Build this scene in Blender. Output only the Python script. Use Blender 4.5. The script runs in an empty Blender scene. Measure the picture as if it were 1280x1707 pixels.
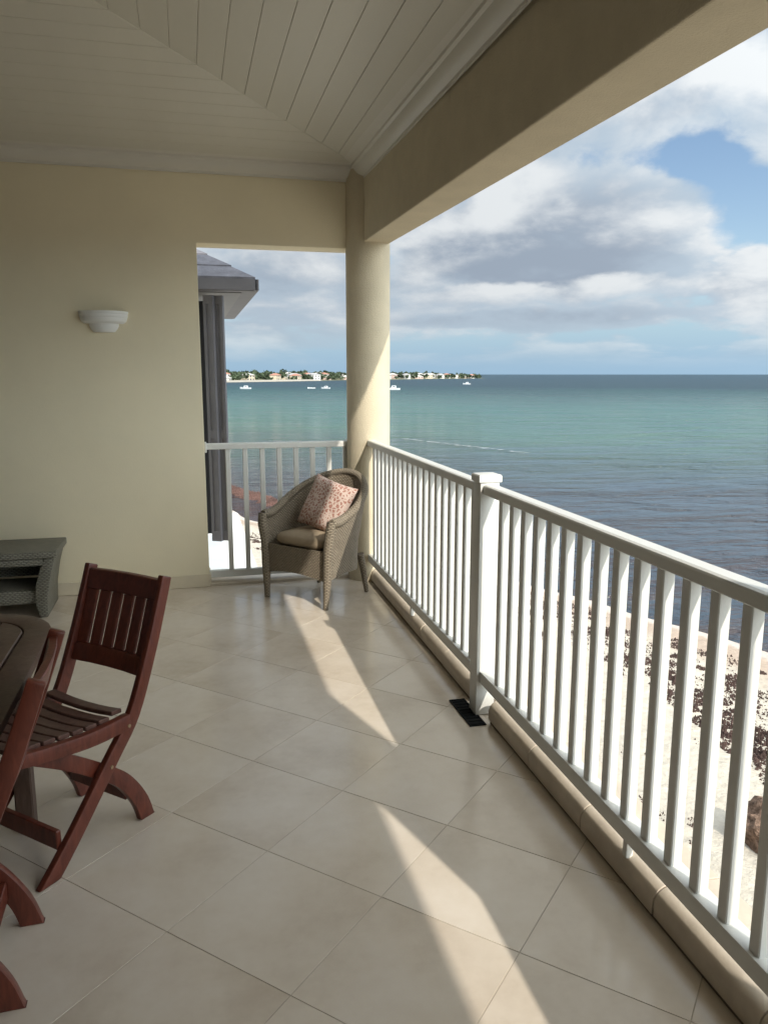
import bpy, bmesh, math, random
from mathutils import Vector, Matrix, noise as mnoise
R = math.radians
S = bpy.context.scene
C = S.collection
random.seed(11)

# ------------------------------------------------------------------ camera
cam = bpy.data.cameras.new('camera')
cam.sensor_fit = 'VERTICAL'
cam.sensor_height = 24.0
cam.lens = 24.0 * 1291.96 / 1707.0
cam.clip_start = 0.05
cam.clip_end = 90000
camo = bpy.data.objects.new('camera', cam)
C.objects.link(camo)
camo.location = (0, 0, 1.6)
camo.rotation_euler = (R(90 - 10.066), 0, R(-14.052))
S.camera = camo

# ------------------------------------------------------------------ light
SUN = Vector((0.39, -1.32, 1.0)).normalized()
sun = bpy.data.lights.new('sun', 'SUN')
sun.energy = 3.0
sun.angle = R(0.6)
sun.color = (1.0, 0.93, 0.82)
suno = bpy.data.objects.new('sun', sun)
C.objects.link(suno)
suno.rotation_euler = (-SUN).to_track_quat('-Z', 'Y').to_euler()
suno.location = SUN * 30

S.view_settings.view_transform = 'Standard'
S.view_settings.look = 'None'
S.view_settings.exposure = 0.46
S.view_settings.gamma = 1.0
S.view_settings.use_curve_mapping = False
S.render.resolution_x = 767
S.render.resolution_y = 1024

world = bpy.data.worlds.new('World')
S.world = world
world.use_nodes = True


class NT:
    """tiny node helper"""
    def __init__(self, tree):
        self.t = tree
        self.n = tree.nodes
        self.l = tree.links

    def new(self, typ, **kw):
        nd = self.n.new(typ)
        for k, v in kw.items():
            setattr(nd, k, v)
        return nd

    def put(self, sock, v):
        if isinstance(v, bpy.types.NodeSocket):
            self.l.new(v, sock)
        else:
            sock.default_value = v

    def math(self, op, a, b=None, c=None, clamp=False):
        nd = self.new('ShaderNodeMath', operation=op, use_clamp=clamp)
        for i, v in enumerate((a, b, c)):
            if v is not None:
                self.put(nd.inputs[i], v)
        return nd.outputs[0]

    def vmath(self, op, a, b=None):
        nd = self.new('ShaderNodeVectorMath', operation=op)
        self.put(nd.inputs[0], a)
        if b is not None:
            self.put(nd.inputs[1], b)
        return nd.outputs['Value'] if op in ('DOT_PRODUCT', 'LENGTH', 'DISTANCE') else nd.outputs[0]

    def noise(self, vec, scale, detail=6, rough=0.55, dist=0.0):
        nd = self.new('ShaderNodeTexNoise')
        if vec is not None:
            self.l.new(vec, nd.inputs['Vector'])
        nd.inputs['Scale'].default_value = scale
        nd.inputs['Detail'].default_value = detail
        nd.inputs['Roughness'].default_value = rough
        nd.inputs['Distortion'].default_value = dist
        return nd.outputs['Fac']

    def ramp(self, fac, stops, interp='LINEAR'):
        nd = self.new('ShaderNodeValToRGB')
        cr = nd.color_ramp
        cr.interpolation = interp
        while len(cr.elements) < len(stops):
            cr.elements.new(0.5)
        for e, (p, c) in zip(cr.elements, stops):
            e.position = p
            e.color = (*c, 1) if not isinstance(c, (int, float)) else (c, c, c, 1)
        self.put(nd.inputs[0], fac)
        return nd.outputs[0]

    def map(self, v, a, b, c=0.0, d=1.0, smooth=True):
        nd = self.new('ShaderNodeMapRange')
        nd.interpolation_type = 'SMOOTHSTEP' if smooth else 'LINEAR'
        self.put(nd.inputs[0], v)
        for i, x in enumerate((a, b, c, d)):
            self.put(nd.inputs[i + 1], x)
        return nd.outputs[0]

    def mix(self, f, a, b, mode='MIX'):
        nd = self.new('ShaderNodeMix', data_type='RGBA', blend_type=mode)
        self.put(nd.inputs[0], f)
        for i, v in ((6, a), (7, b)):
            if isinstance(v, tuple) and len(v) == 3:
                v = (*v, 1)
            self.put(nd.inputs[i], v)
        return nd.outputs[2]

    def mapping(self, vec, scale=(1, 1, 1), loc=(0, 0, 0), rot=(0, 0, 0)):
        nd = self.new('ShaderNodeMapping')
        self.l.new(vec, nd.inputs[0])
        nd.inputs['Location'].default_value = loc
        nd.inputs['Rotation'].default_value = rot
        nd.inputs['Scale'].default_value = scale
        return nd.outputs[0]


def build_sky():
    w = NT(world.node_tree)
    w.n.clear()
    out = w.new('ShaderNodeOutputWorld')
    bg = w.new('ShaderNodeBackground')
    sky = w.new('ShaderNodeTexSky', sky_type='NISHITA')
    sky.sun_disc = False
    sky.sun_elevation = math.asin(SUN.z)
    sky.sun_rotation = math.atan2(SUN.x, SUN.y)
    sky.altitude = 5
    sky.air_density = 1.0
    sky.dust_density = 0.3
    sky.ozone_density = 1.5
    tc = w.new('ShaderNodeTexCoord')
    d = tc.outputs['Generated']
    sep = w.new('ShaderNodeSeparateXYZ')
    w.l.new(d, sep.inputs[0])
    z = w.math('MAXIMUM', sep.outputs[2], 0.0)
    # clouds flatten into layers towards the horizon
    zz = w.math('POWER', z, 0.62)
    def coords(dz, off):
        cb = w.new('ShaderNodeCombineXYZ')
        w.l.new(sep.outputs[0], cb.inputs[0])
        w.l.new(sep.outputs[1], cb.inputs[1])
        w.l.new(w.math('ADD', w.math('MULTIPLY', zz, 1.8), dz), cb.inputs[2])
        return w.vmath('ADD', cb.outputs[0], off)
    OFF = (3.1, 1.7, 5.2)
    p0 = coords(0.0, OFF)
    p1 = coords(0.055, (OFF[0] + 0.03, OFF[1] - 0.03, OFF[2]))
    big0 = w.noise(p0, 3.9, 10, 0.54, 0.2)
    big1 = w.noise(p1, 3.9, 10, 0.54, 0.2)
    fine = w.noise(p0, 17.0, 6, 0.6, 0.3)
    low = w.noise(p0, 1.3, 2, 0.5, 0.0)
    # cloud masses laid out by bearing and height above the horizon
    az = w.math('ARCTAN2', sep.outputs[0], sep.outputs[1])
    el = w.math('ARCSINE', sep.outputs[2])
    # ragged edges: the bearing and height wander with the noise
    az = w.math('ADD', az, w.math('MULTIPLY', w.math('SUBTRACT', big0, 0.5), 0.16))
    el = w.math('ADD', el, w.math('MULTIPLY', w.math('SUBTRACT', big1, 0.5), 0.11))
    def blob(px, py, rx, ry):
        v = dirpix(px, py)
        a0, e0 = math.atan2(v.x, v.y), math.asin(v.z)
        da = w.math('MULTIPLY', w.math('SUBTRACT', az, a0), 1292.0 / rx)
        de = w.math('MULTIPLY', w.math('SUBTRACT', el, e0), 1292.0 / ry)
        q = w.math('ADD', w.math('MULTIPLY', da, da), w.math('MULTIPLY', de, de))
        return w.map(q, 0.0, 1.0, 1.0, 0.0)
    dens = w.math('ADD', big0, w.math('MULTIPLY', w.math('SUBTRACT', low, 0.5), 0.30))
    dens = w.math('ADD', dens, w.math('MULTIPLY', w.math('SUBTRACT', fine, 0.5), 0.18))
    rim = w.math('SUBTRACT', big0, big1)
    soft = w.noise(p0, 2.3, 4, 0.5, 0.2)
    lit = w.math('ADD', w.math('MULTIPLY', rim, 5.0), w.math('MULTIPLY', w.math('SUBTRACT', soft, 0.5), 1.2))
    lit = w.math('ADD', lit, w.math('MULTIPLY', w.math('SUBTRACT', fine, 0.5), 0.9))
    for px, py, rx, ry, dd, dl in SKYMASS:
        g_ = blob(px, py, rx, ry)
        if dd:
            dens = w.math('ADD', dens, w.math('MULTIPLY', g_, dd))
        if dl:
            lit = w.math('ADD', lit, w.math('MULTIPLY', g_, dl))
    cov = w.map(dens, 0.35, 0.47)
    lit = w.map(lit, -0.40, 0.80)
    thick = w.map(dens, 0.45, 0.75)
    grey = w.mix(thick, (3.9, 4.7, 5.5), (2.8, 3.35, 4.1))
    white = (6.4, 6.7, 6.9)
    cloud = w.mix(lit, grey, white)
    base = w.mix(0.0, sky.outputs[0], (1, 1, 1))
    # thin pale veil low over the sea
    veil = w.map(z, 0.0, 0.16, 0.95, 0.0)
    base = w.mix(veil, base, (2.7, 4.3, 5.9))
    covl = w.math('MULTIPLY', cov, w.map(z, 0.004, 0.07, 0.05, 1.0))
    col = w.mix(covl, base, cloud)
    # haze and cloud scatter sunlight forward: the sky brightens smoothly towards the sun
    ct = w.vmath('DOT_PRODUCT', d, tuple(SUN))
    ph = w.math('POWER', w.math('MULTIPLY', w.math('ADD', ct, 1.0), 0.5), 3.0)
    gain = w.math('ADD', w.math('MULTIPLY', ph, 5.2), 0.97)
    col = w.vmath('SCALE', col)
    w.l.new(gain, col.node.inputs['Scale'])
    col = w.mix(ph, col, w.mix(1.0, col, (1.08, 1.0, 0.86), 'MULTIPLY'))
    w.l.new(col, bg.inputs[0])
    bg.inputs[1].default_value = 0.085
    w.l.new(bg.outputs[0], out.inputs[0])


def dirpix(px, py):
    """direction in the world seen at a point of the photograph (1280 x 1707)"""
    yaw, pit = R(14.052), R(10.066)
    f = Vector((math.sin(yaw) * math.cos(pit), math.cos(yaw) * math.cos(pit), -math.sin(pit)))
    r = Vector((math.cos(yaw), -math.sin(yaw), 0))
    u = r.cross(f)
    return (f * 1291.96 + r * (px - 640) - u * (py - 853.5)).normalized()


# photograph x, y, half width, half height, cloud density, brightness
SKYMASS = [
    (960, 395, 260, 95, 0.16, -0.30), (930, 440, 170, 40, 0.08, -0.45), (860, 310, 80, 62, 0.14, 0.75),
    (780, 385, 90, 50, 0.10, 0.35), (1130, 130, 300, 120, 0.12, 0.35), (1130, 262, 110, 60, -0.10, 0.0),
    (1262, 372, 140, 85, -0.14, 0.0), (1248, 480, 80, 55, 0.20, 0.60), (950, 478, 240, 26, 0.10, 0.45),
    (900, 535, 300, 26, 0.12, -0.50), (700, 450, 70, 60, 0.05, 0.30), (660, 415, 40, 36, -0.16, 0.0),
    (410, 560, 90, 40, 0.10, 0.50), (520, 570, 90, 30, 0.08, -0.35), (480, 440, 120, 40, 0.10, 0.15), (1180, 575, 160, 26, -0.15, 0.0),
]
build_sky()


# ------------------------------------------------------------------ mesh helpers
class MB:
    def __init__(self):
        self.v = []
        self.f = []

    def add(self, vs, fs):
        o = len(self.v)
        self.v += [tuple(v) for v in vs]
        self.f += [tuple(o + i for i in f) for f in fs]
        return self

    def box(self, x0, x1, y0, y1, z0, z1):
        return self.add([(x0, y0, z0), (x1, y0, z0), (x1, y1, z0), (x0, y1, z0),
                         (x0, y0, z1), (x1, y0, z1), (x1, y1, z1), (x0, y1, z1)],
                        [(3, 2, 1, 0), (4, 5, 6, 7), (0, 1, 5, 4), (1, 2, 6, 5), (2, 3, 7, 6), (3, 0, 4, 7)])

    def prism(self, poly, axis, a, b):
        """poly: 2D outline (counter-clockwise), extruded along axis from a to b"""
        def P(p, t):
            return {'x': (t, p[0], p[1]), 'y': (p[0], t, p[1]), 'z': (p[0], p[1], t)}[axis]
        n = len(poly)
        vs = [P(p, a) for p in poly] + [P(p, b) for p in poly]
        fs = [tuple(range(n))[::-1], tuple(range(n, 2 * n))]
        fs += [(i, (i + 1) % n, n + (i + 1) % n, n + i) for i in range(n)]
        return self.add(vs, fs)

    def rings(self, rings, closed=False, caps=True):
        n = len(rings[0])
        vs = [p for r in rings for p in r]
        fs = []
        m = len(rings)
        for k in range(m if closed else m - 1):
            a, b = k * n, ((k + 1) % m) * n
            fs += [(a + i, a + (i + 1) % n, b + (i + 1) % n, b + i) for i in range(n)]
        if caps and not closed:
            fs += [tuple(range(n))[::-1], tuple(range((m - 1) * n, m * n))]
        return self.add(vs, fs)

    def tube(self, pts, rad, n=8, closed=False):
        pts = [Vector(p) for p in pts]
        rr = rad if isinstance(rad, (list, tuple)) else [rad] * len(pts)
        rings = []
        up = Vector((0, 0, 1))
        for i, p in enumerate(pts):
            a = pts[max(i - 1, 0)] if not closed else pts[i - 1]
            b = pts[min(i + 1, len(pts) - 1)] if not closed else pts[(i + 1) % len(pts)]
            t = (b - a).normalized()
            s = t.cross(up if abs(t.z) < 0.95 else Vector((1, 0, 0))).normalized()
            q = s.cross(t)
            rings.append([tuple(p + (s * math.cos(k * 2 * math.pi / n) + q * math.sin(k * 2 * math.pi / n)) * rr[i]) for k in range(n)])
        return self.rings(rings, closed)

    def mesh(self, name='mesh', bevel=0.0, seg=1, smooth=False, angle=35):
        me = bpy.data.meshes.new(name)
        me.from_pydata(self.v, [], self.f)
        bm = bmesh.new()
        bm.from_mesh(me)
        bmesh.ops.recalc_face_normals(bm, faces=bm.faces)
        if bevel:
            es = [e for e in bm.edges if len(e.link_faces) == 2 and e.calc_face_angle() > 0.5]
            bmesh.ops.bevel(bm, geom=es, offset=bevel, segments=seg, affect='EDGES', profile=0.5, clamp_overlap=True)
        if smooth:
            for f in bm.faces:
                f.smooth = True
            for e in bm.edges:
                if len(e.link_faces) == 2 and e.calc_face_angle() > R(angle):
                    e.smooth = False
        bm.to_mesh(me)
        bm.free()
        return me


def ob(name, me, mat, parent=None):
    if isinstance(me, MB):
        me = me.mesh(name)
    o = bpy.data.objects.new(name, me)
    if mat is not None and not me.materials:
        me.materials.append(mat)
    C.objects.link(o)
    if parent is not None:
        o.parent = parent
    return o


def empty(name, loc=(0, 0, 0), rz=0.0):
    o = bpy.data.objects.new(name, None)
    o.empty_display_size = 0.1
    C.objects.link(o)
    o.location = loc
    o.rotation_euler = (0, 0, rz)
    return o


def tag(o, label, cat, group=None):
    o['label'] = label
    o['category'] = cat
    if group:
        o['group'] = group
    return o


def kind(o, k, label=None):
    o['kind'] = k
    if label:
        o['label'] = label
    return o


def copy_tree(o, parent=None):
    c = o.copy()
    C.objects.link(c)
    c.parent = parent
    for ch in list(o.children):
        copy_tree(ch, c)
    return c


# ------------------------------------------------------------------ materials
def material(name, base, rough=0.5, var=0.0, vscale=4.0, bump=0.0, bscale=40.0, spec=0.5, rvar=0.0, stretch=(1, 1, 1), tint=None):
    m = bpy.data.materials.new(name)
    m.use_nodes = True
    t = NT(m.node_tree)
    b = t.n['Principled BSDF']
    b.inputs['Roughness'].default_value = rough
    b.inputs['Specular IOR Level'].default_value = spec
    tc = t.new('ShaderNodeTexCoord')
    v = t.mapping(tc.outputs['Object'], stretch)
    if var or tint:
        n = t.noise(v, vscale, 6, 0.6)
        lo = tuple(max(0, c * (1 - var)) for c in base)
        hi = tuple(min(1, c * (1 + var)) for c in base)
        if tint:
            lo = tint
        t.l.new(t.ramp(n, [(0.3, lo), (0.7, hi)]), b.inputs['Base Color'])
    else:
        b.inputs['Base Color'].default_value = (*base, 1)
    if rvar:
        n2 = t.noise(v, vscale * 1.7, 4, 0.6)
        t.l.new(t.map(n2, 0.3, 0.7, rough - rvar, rough + rvar), b.inputs['Roughness'])
    if bump:
        n3 = t.noise(v, bscale, 5, 0.6)
        bp = t.new('ShaderNodeBump')
        bp.inputs['Strength'].default_value = 1.0
        bp.inputs['Distance'].default_value = bump
        t.l.new(n3, bp.inputs['Height'])
        t.l.new(bp.outputs[0], b.inputs['Normal'])
    return m


M = {}
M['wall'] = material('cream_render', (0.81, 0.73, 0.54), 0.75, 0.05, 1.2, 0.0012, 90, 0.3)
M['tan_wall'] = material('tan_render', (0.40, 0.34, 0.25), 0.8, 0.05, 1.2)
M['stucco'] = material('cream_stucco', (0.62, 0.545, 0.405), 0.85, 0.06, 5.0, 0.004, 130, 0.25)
M['base_tile'] = material('skirting_tile', (0.66, 0.58, 0.44), 0.35, 0.06, 6.0)
M['ceiling'] = material('white_board_paint', (0.60, 0.575, 0.50), 0.45, 0.03, 3.0, 0.0006, 30, 0.4, stretch=(1, 0.15, 1))
M['trim'] = material('white_trim_paint', (0.64, 0.615, 0.55), 0.45, 0.02, 3.0)
M['rail'] = material('white_rail_paint', (0.68, 0.68, 0.65), 0.38, 0.04, 6.0, 0.0004, 60)
M['grout'] = material('grout', (0.42, 0.365, 0.29), 0.9, 0.15, 8.0)
M['kerb'] = material('tan_bullnose_stone', (0.56, 0.485, 0.39), 0.42, 0.12, 9.0, 0.0008, 60)
M['kerb_gap'] = material('kerb_mortar', (0.16, 0.13, 0.10), 0.9, 0.2, 12)
M['black'] = material('black_grate', (0.008, 0.009, 0.010), 0.85, spec=0.2)
M['plaster'] = material('white_plaster', (0.82, 0.82, 0.80), 0.5, 0.02, 6.0)
M['grey_paint'] = material('grey_shutter_paint', (0.155, 0.15, 0.165), 0.55, 0.08, 6.0)
M['lit_grey'] = material('bounce_lit_grey', (0.22, 0.215, 0.22), 0.6, 0.05, 4.0)
M['grey_roof'] = material('grey_shingle', (0.16, 0.155, 0.175), 0.8, 0.25, 9.0, 0.004, 40)
M['opening_shade'] = material('painted_opening_shade', (0.02, 0.02, 0.022), 0.9)
M['white_wall'] = material('white_render', (0.80, 0.80, 0.78), 0.8, 0.05, 2.0, 0.002, 60)
M['cushion'] = material('tan_cushion_cloth', (0.34, 0.27, 0.19), 0.9, 0.06, 30, 0.0008, 500, 0.2)
M['dark_glass'] = material('dark_door_glass', (0.03, 0.035, 0.04), 0.08)
M['rock'] = material('brown_rock', (0.19, 0.125, 0.09), 0.95, 0.7, 16.0, 0.08, 18, 0.2)
M['seaweed'] = material('sargassum', (0.055, 0.032, 0.026), 0.8, 0.5, 3.0, 0.01, 30, 0.3)
M['seaweed_red'] = material('sargassum_red', (0.085, 0.045, 0.036), 0.8, 0.5, 1.0, 0.02, 9, 0.3)
M['leaf'] = material('far_foliage', (0.050, 0.068, 0.038), 0.8, 0.6, 0.05, 0, 1, 0.2)
M['land'] = material('far_land', (0.16, 0.16, 0.09), 0.9, 0.4, 0.03)
M['hull'] = material('boat_white', (0.62, 0.63, 0.64), 0.35)
M['boat_dark'] = material('boat_glass', (0.05, 0.06, 0.08), 0.2)


def wood_mat(name, dark, mid, rough):
    m = bpy.data.materials.new(name)
    m.use_nodes = True
    t = NT(m.node_tree)
    b = t.n['Principled BSDF']
    tc = t.new('ShaderNodeTexCoord')
    v = t.mapping(tc.outputs['Object'], (9, 9, 2.2))
    n = t.noise(v, 4.0, 8, 0.65, 1.2)
    n2 = t.noise(tc.outputs['Object'], 5.0, 3, 0.5)
    f = t.math('ADD', t.math('MULTIPLY', n, 0.7), t.math('MULTIPLY', n2, 0.3))
    t.l.new(t.ramp(f, [(0.32, dark), (0.68, mid)]), b.inputs['Base Color'])
    t.l.new(t.map(n2, 0.3, 0.7, rough - 0.08, rough + 0.1), b.inputs['Roughness'])
    bp = t.new('ShaderNodeBump')
    bp.inputs['Distance'].default_value = 0.0008
    t.l.new(n, bp.inputs['Height'])
    t.l.new(bp.outputs[0], b.inputs['Normal'])
    return m


M['wood'] = wood_mat('red_brown_wood', (0.070, 0.016, 0.010), (0.19, 0.047, 0.026), 0.36)
M['worn_wood'] = wood_mat('worn_seat_wood', (0.07, 0.03, 0.022), (0.15, 0.075, 0.055), 0.5)
M['table_wood'] = wood_mat('dark_table_wood', (0.075, 0.045, 0.032), (0.15, 0.095, 0.07), 0.5)


def wicker_mat(name, dark, mid, light, row=0.011, col=0.024):
    m = bpy.data.materials.new(name)
    m.use_nodes = True
    t = NT(m.node_tree)
    b = t.n['Principled BSDF']
    b.inputs['Roughness'].default_value = 0.6
    b.inputs['Specular IOR Level'].default_value = 0.3
    uv = t.new('ShaderNodeUVMap')
    sp = t.new('ShaderNodeSeparateXYZ')
    t.l.new(uv.outputs[0], sp.inputs[0])
    u, v = sp.outputs[0], sp.outputs[1]
    rows = t.math('DIVIDE', v, row)
    par = t.math('MULTIPLY', t.math('FLOOR', rows), 0.5)
    cu = t.math('ADD', t.math('DIVIDE', u, col), par)
    hu = t.math('ABSOLUTE', t.math('SINE', t.math('MULTIPLY', cu, math.pi)))
    hv = t.math('ABSOLUTE', t.math('SINE', t.math('MULTIPLY', rows, math.pi)))
    h = t.math('MULTIPLY', t.math('POWER', hu, 0.6), t.math('POWER', hv, 0.6))
    tc = t.new('ShaderNodeTexCoord')
    n = t.noise(tc.outputs['Object'], 25.0, 4, 0.7)
    n2 = t.noise(tc.outputs['Object'], 140.0, 2, 0.7)
    f = t.math('ADD', t.math('MULTIPLY', h, 0.45), t.math('ADD', t.math('MULTIPLY', n, 0.35), t.math('MULTIPLY', n2, 0.25)))
    t.l.new(t.ramp(f, [(0.2, dark), (0.5, mid), (0.85, light)]), b.inputs['Base Color'])
    bp = t.new('ShaderNodeBump')
    bp.inputs['Strength'].default_value = 0.9
    bp.inputs['Distance'].default_value = 0.006
    t.l.new(h, bp.inputs['Height'])
    t.l.new(bp.outputs[0], b.inputs['Normal'])
    return m


M['wicker'] = wicker_mat('grey_brown_wicker', (0.085, 0.068, 0.048), (0.235, 0.195, 0.145), (0.40, 0.345, 0.265))
M['wicker_grey'] = wicker_mat('grey_wicker', (0.075, 0.07, 0.055), (0.19, 0.18, 0.145), (0.33, 0.315, 0.26), 0.012, 0.03)


def pillow_mat():
    m = bpy.data.materials.new('patterned_pillow_cloth')
    m.use_nodes = True
    t = NT(m.node_tree)
    b = t.n['Principled BSDF']
    b.inputs['Roughness'].default_value = 0.9
    tc = t.new('ShaderNodeTexCoord')
    nz = t.new('ShaderNodeTexNoise')
    t.l.new(tc.outputs['Object'], nz.inputs['Vector'])
    nz.inputs['Scale'].default_value = 38
    wob = t.vmath('SCALE', nz.outputs['Color'])
    wob.node.inputs['Scale'].default_value = 0.022
    vo = t.new('ShaderNodeTexVoronoi')
    vo.feature = 'DISTANCE_TO_EDGE'
    t.l.new(t.vmath('ADD', t.mapping(tc.outputs['Object'], (1, 0.3, 0.8)), wob), vo.inputs['Vector'])
    vo.inputs['Scale'].default_value = 46
    fn = t.noise(tc.outputs['Object'], 90, 3, 0.6)
    e = t.math('ADD', vo.outputs['Distance'], t.math('MULTIPLY', t.math('SUBTRACT', fn, 0.5), 0.35))
    t.l.new(t.ramp(e, [(0.02, (0.62, 0.50, 0.44)), (0.14, (0.58, 0.44, 0.38)), (0.20, (0.33, 0.15, 0.115)), (0.42, (0.42, 0.22, 0.175))]), b.inputs['Base Color'])
    return m


M['pillow'] = pillow_mat()


def tile_mat():
    m = bpy.data.materials.new('cream_floor_tile')
    m.use_nodes = True
    t = NT(m.node_tree)
    b = t.n['Principled BSDF']
    tc = t.new('ShaderNodeTexCoord')
    oi = t.new('ShaderNodeObjectInfo')
    off = t.vmath('MULTIPLY', oi.outputs['Location'], (3.7, 5.1, 0))
    p = t.vmath('ADD', tc.outputs['Object'], off)
    n = t.noise(p, 2.6, 5, 0.55, 0.0)
    n2 = t.noise(p, 22.0, 4, 0.6)
    f = t.math('ADD', t.math('MULTIPLY', n, 0.8), t.math('MULTIPLY', n2, 0.2))
    f = t.math('ADD', f, t.math('MULTIPLY', t.math('SUBTRACT', oi.outputs['Random'], 0.5), 0.10))
    t.l.new(t.ramp(f, [(0.28, (0.52, 0.435, 0.345)), (0.5, (0.635, 0.555, 0.46)), (0.72, (0.70, 0.63, 0.545))]), b.inputs['Base Color'])
    geo = t.new('ShaderNodeNewGeometry')
    s = t.noise(geo.outputs['Position'], 1.6, 5, 0.65)
    t.l.new(t.map(s, 0.3, 0.7, 0.13, 0.24), b.inputs['Roughness'])
    b.inputs['Specular IOR Level'].default_value = 0.5
    bp = t.new('ShaderNodeBump')
    bp.inputs['Distance'].default_value = 0.0006
    t.l.new(t.noise(p, 5.0, 2, 0.5), bp.inputs['Height'])
    t.l.new(bp.outputs[0], b.inputs['Normal'])
    return m


M['tile'] = tile_mat()


def sand_mat():
    m = bpy.data.materials.new('beach_sand')
    m.use_nodes = True
    t = NT(m.node_tree)
    b = t.n['Principled BSDF']
    b.inputs['Roughness'].default_value = 0.95
    b.inputs['Specular IOR Level'].default_value = 0.15
    geo = t.new('ShaderNodeNewGeometry')
    pos = geo.outputs['Position']
    sp = t.new('ShaderNodeSeparateXYZ')
    t.l.new(pos, sp.inputs[0])
    n = t.noise(pos, 0.8, 6, 0.65)
    n2 = t.noise(pos, 6.0, 5, 0.7)
    f = t.math('ADD', t.math('MULTIPLY', n, 0.35), t.math('MULTIPLY', n2, 0.65))
    dry = t.ramp(f, [(0.28, (0.34, 0.295, 0.235)), (0.45, (0.455, 0.41, 0.34)), (0.7, (0.54, 0.49, 0.415))])
    wet = t.ramp(f, [(0.3, (0.34, 0.265, 0.205)), (0.7, (0.44, 0.35, 0.28))])
    hz = t.math('ADD', sp.outputs[2], t.math('MULTIPLY', n, 0.18))
    k = t.map(hz, -5.14, -4.98)
    fo = t.math('ADD', sp.outputs[2], t.math('MULTIPLY', t.math('SUBTRACT', n2, 0.5), 0.10))
    foam = t.math('MULTIPLY', t.map(fo, -5.43, -5.40), t.map(fo, -5.36, -5.32, 1.0, 0.0))
    t.l.new(t.mix(t.math('MULTIPLY', foam, 0.35), t.mix(k, wet, dry), (0.72, 0.68, 0.64)), b.inputs['Base Color'])
    bp = t.new('ShaderNodeBump')
    bp.inputs['Distance'].default_value = 0.09
    t.l.new(t.noise(pos, 3.2, 6, 0.62), bp.inputs['Height'])
    t.l.new(bp.outputs[0], b.inputs['Normal'])
    return m


M['sand'] = sand_mat()


def sea_mat():
    m = bpy.data.materials.new('sea_water')
    m.use_nodes = True
    t = NT(m.node_tree)
    b = t.n['Principled BSDF']
    geo = t.new('ShaderNodeNewGeometry')
    pos = geo.outputs['Position']
    # distance out from the shore, wandering with the sea bed
    off = t.vmath('DOT_PRODUCT', pos, (0.62, 0.785, 0))
    wob = t.noise(t.mapping(pos, (0.012, 0.012, 0.0)), 1.0, 5, 0.6)
    wob2 = t.noise(t.mapping(pos, (0.05, 0.02, 0.0)), 1.0, 4, 0.6)
    o2 = t.math('ADD', off, t.math('MULTIPLY', t.math('SUBTRACT', wob, 0.5), t.math('MULTIPLY', off, 1.1)))
    o2 = t.math('ADD', o2, t.math('MULTIPLY', t.math('SUBTRACT', wob2, 0.5), t.math('MULTIPLY', off, 0.55)))
    lg = t.math('LOGARITHM', t.math('MAXIMUM', o2, 1.0), 10.0)
    fac = t.math('DIVIDE', lg, 4.0)
    # 10 m .25, 31 m .37, 80 m .476, 110 m .51, 200 m .575, 400 m .65, 1000 m .75
    col = t.ramp(fac, [(0.25, (0.070, 0.056, 0.056)), (0.36, (0.046, 0.041, 0.048)), (0.42, (0.044, 0.047, 0.054)),
                       (0.495, (0.060, 0.128, 0.092)), (0.54, (0.031, 0.112, 0.096)), (0.62, (0.020, 0.074, 0.084)),
                       (0.67, (0.026, 0.062, 0.086)), (0.80, (0.026, 0.062, 0.090))])
    t.l.new(col, b.inputs['Base Color'])
    far = t.vmath('LENGTH', pos)
    # unresolved wavelets further out act as roughness
    t.l.new(t.map(far, 25.0, 500.0, 0.07, 0.48), b.inputs['Roughness'])
    b.inputs['IOR'].default_value = 1.33
    b.inputs['Specular IOR Level'].default_value = 0.40
    def wv(sx, sy, ang, det, ro, di):
        return t.noise(t.mapping(pos, (sx, sy, 0.0), rot=(0, 0, R(ang))), 1.0, det, ro, di)
    h = t.math('MULTIPLY', wv(.035, .11, 14, 3, .5, .4), 3.0)
    for a_, n_ in ((1.7, wv(.13, .36, 20, 4, .55, .5)), (0.62, wv(.42, 1.05, 26, 5, .6, .6)), (0.10, wv(1.7, 3.6, 32, 4, .6, .3))):
        h = t.math('ADD', h, t.math('MULTIPLY', n_, a_))
    bp = t.new('ShaderNodeBump')
    bp.inputs['Strength'].default_value = 1.0
    bp.inputs['Distance'].default_value = 2.6
    t.l.new(h, bp.inputs['Height'])
    t.l.new(bp.outputs[0], b.inputs['Normal'])
    return m


M['sea'] = sea_mat()

# ------------------------------------------------------------------ sea, beach
SEA = -5.4
kind(ob('sea', MB().add([(-45000, -20000, SEA), (45000, -20000, SEA), (45000, 70000, SEA), (-45000, 70000, SEA)], [(0, 1, 2, 3)]), M['sea']), 'structure')

SHORE = [(-40, 32.0), (0, 19.0), (10, 15.6), (16, 14.2), (18.7, 12.8), (21.7, 12.1), (30, 7.3), (37.3, 3.0), (40.7, 1.9), (48, -2.0), (60, -9), (120, -50)]


def shore_x(y):
    for (y0, x0), (y1, x1) in zip(SHORE, SHORE[1:]):
        if y <= y1:
            k = (y - y0) / (y1 - y0)
            return x0 + (x1 - x0) * k
    return SHORE[-1][1]


def ground(x, y):
    d = (shore_x(y) - x) * 0.86
    d += 0.5 * mnoise.noise(Vector((x * 0.3, y * 0.3, 4.0)))
    z = 0.11 * d if d < 0 else 0.13 * d - 0.0032 * d * d if d < 18 else 1.303
    z += 0.07 * mnoise.fractal(Vector((x * 0.7, y * 0.7, 1.0)), 1.0, 2.0, 4) * min(1.0, max(0.0, d / 3))
    return SEA + z


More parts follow.
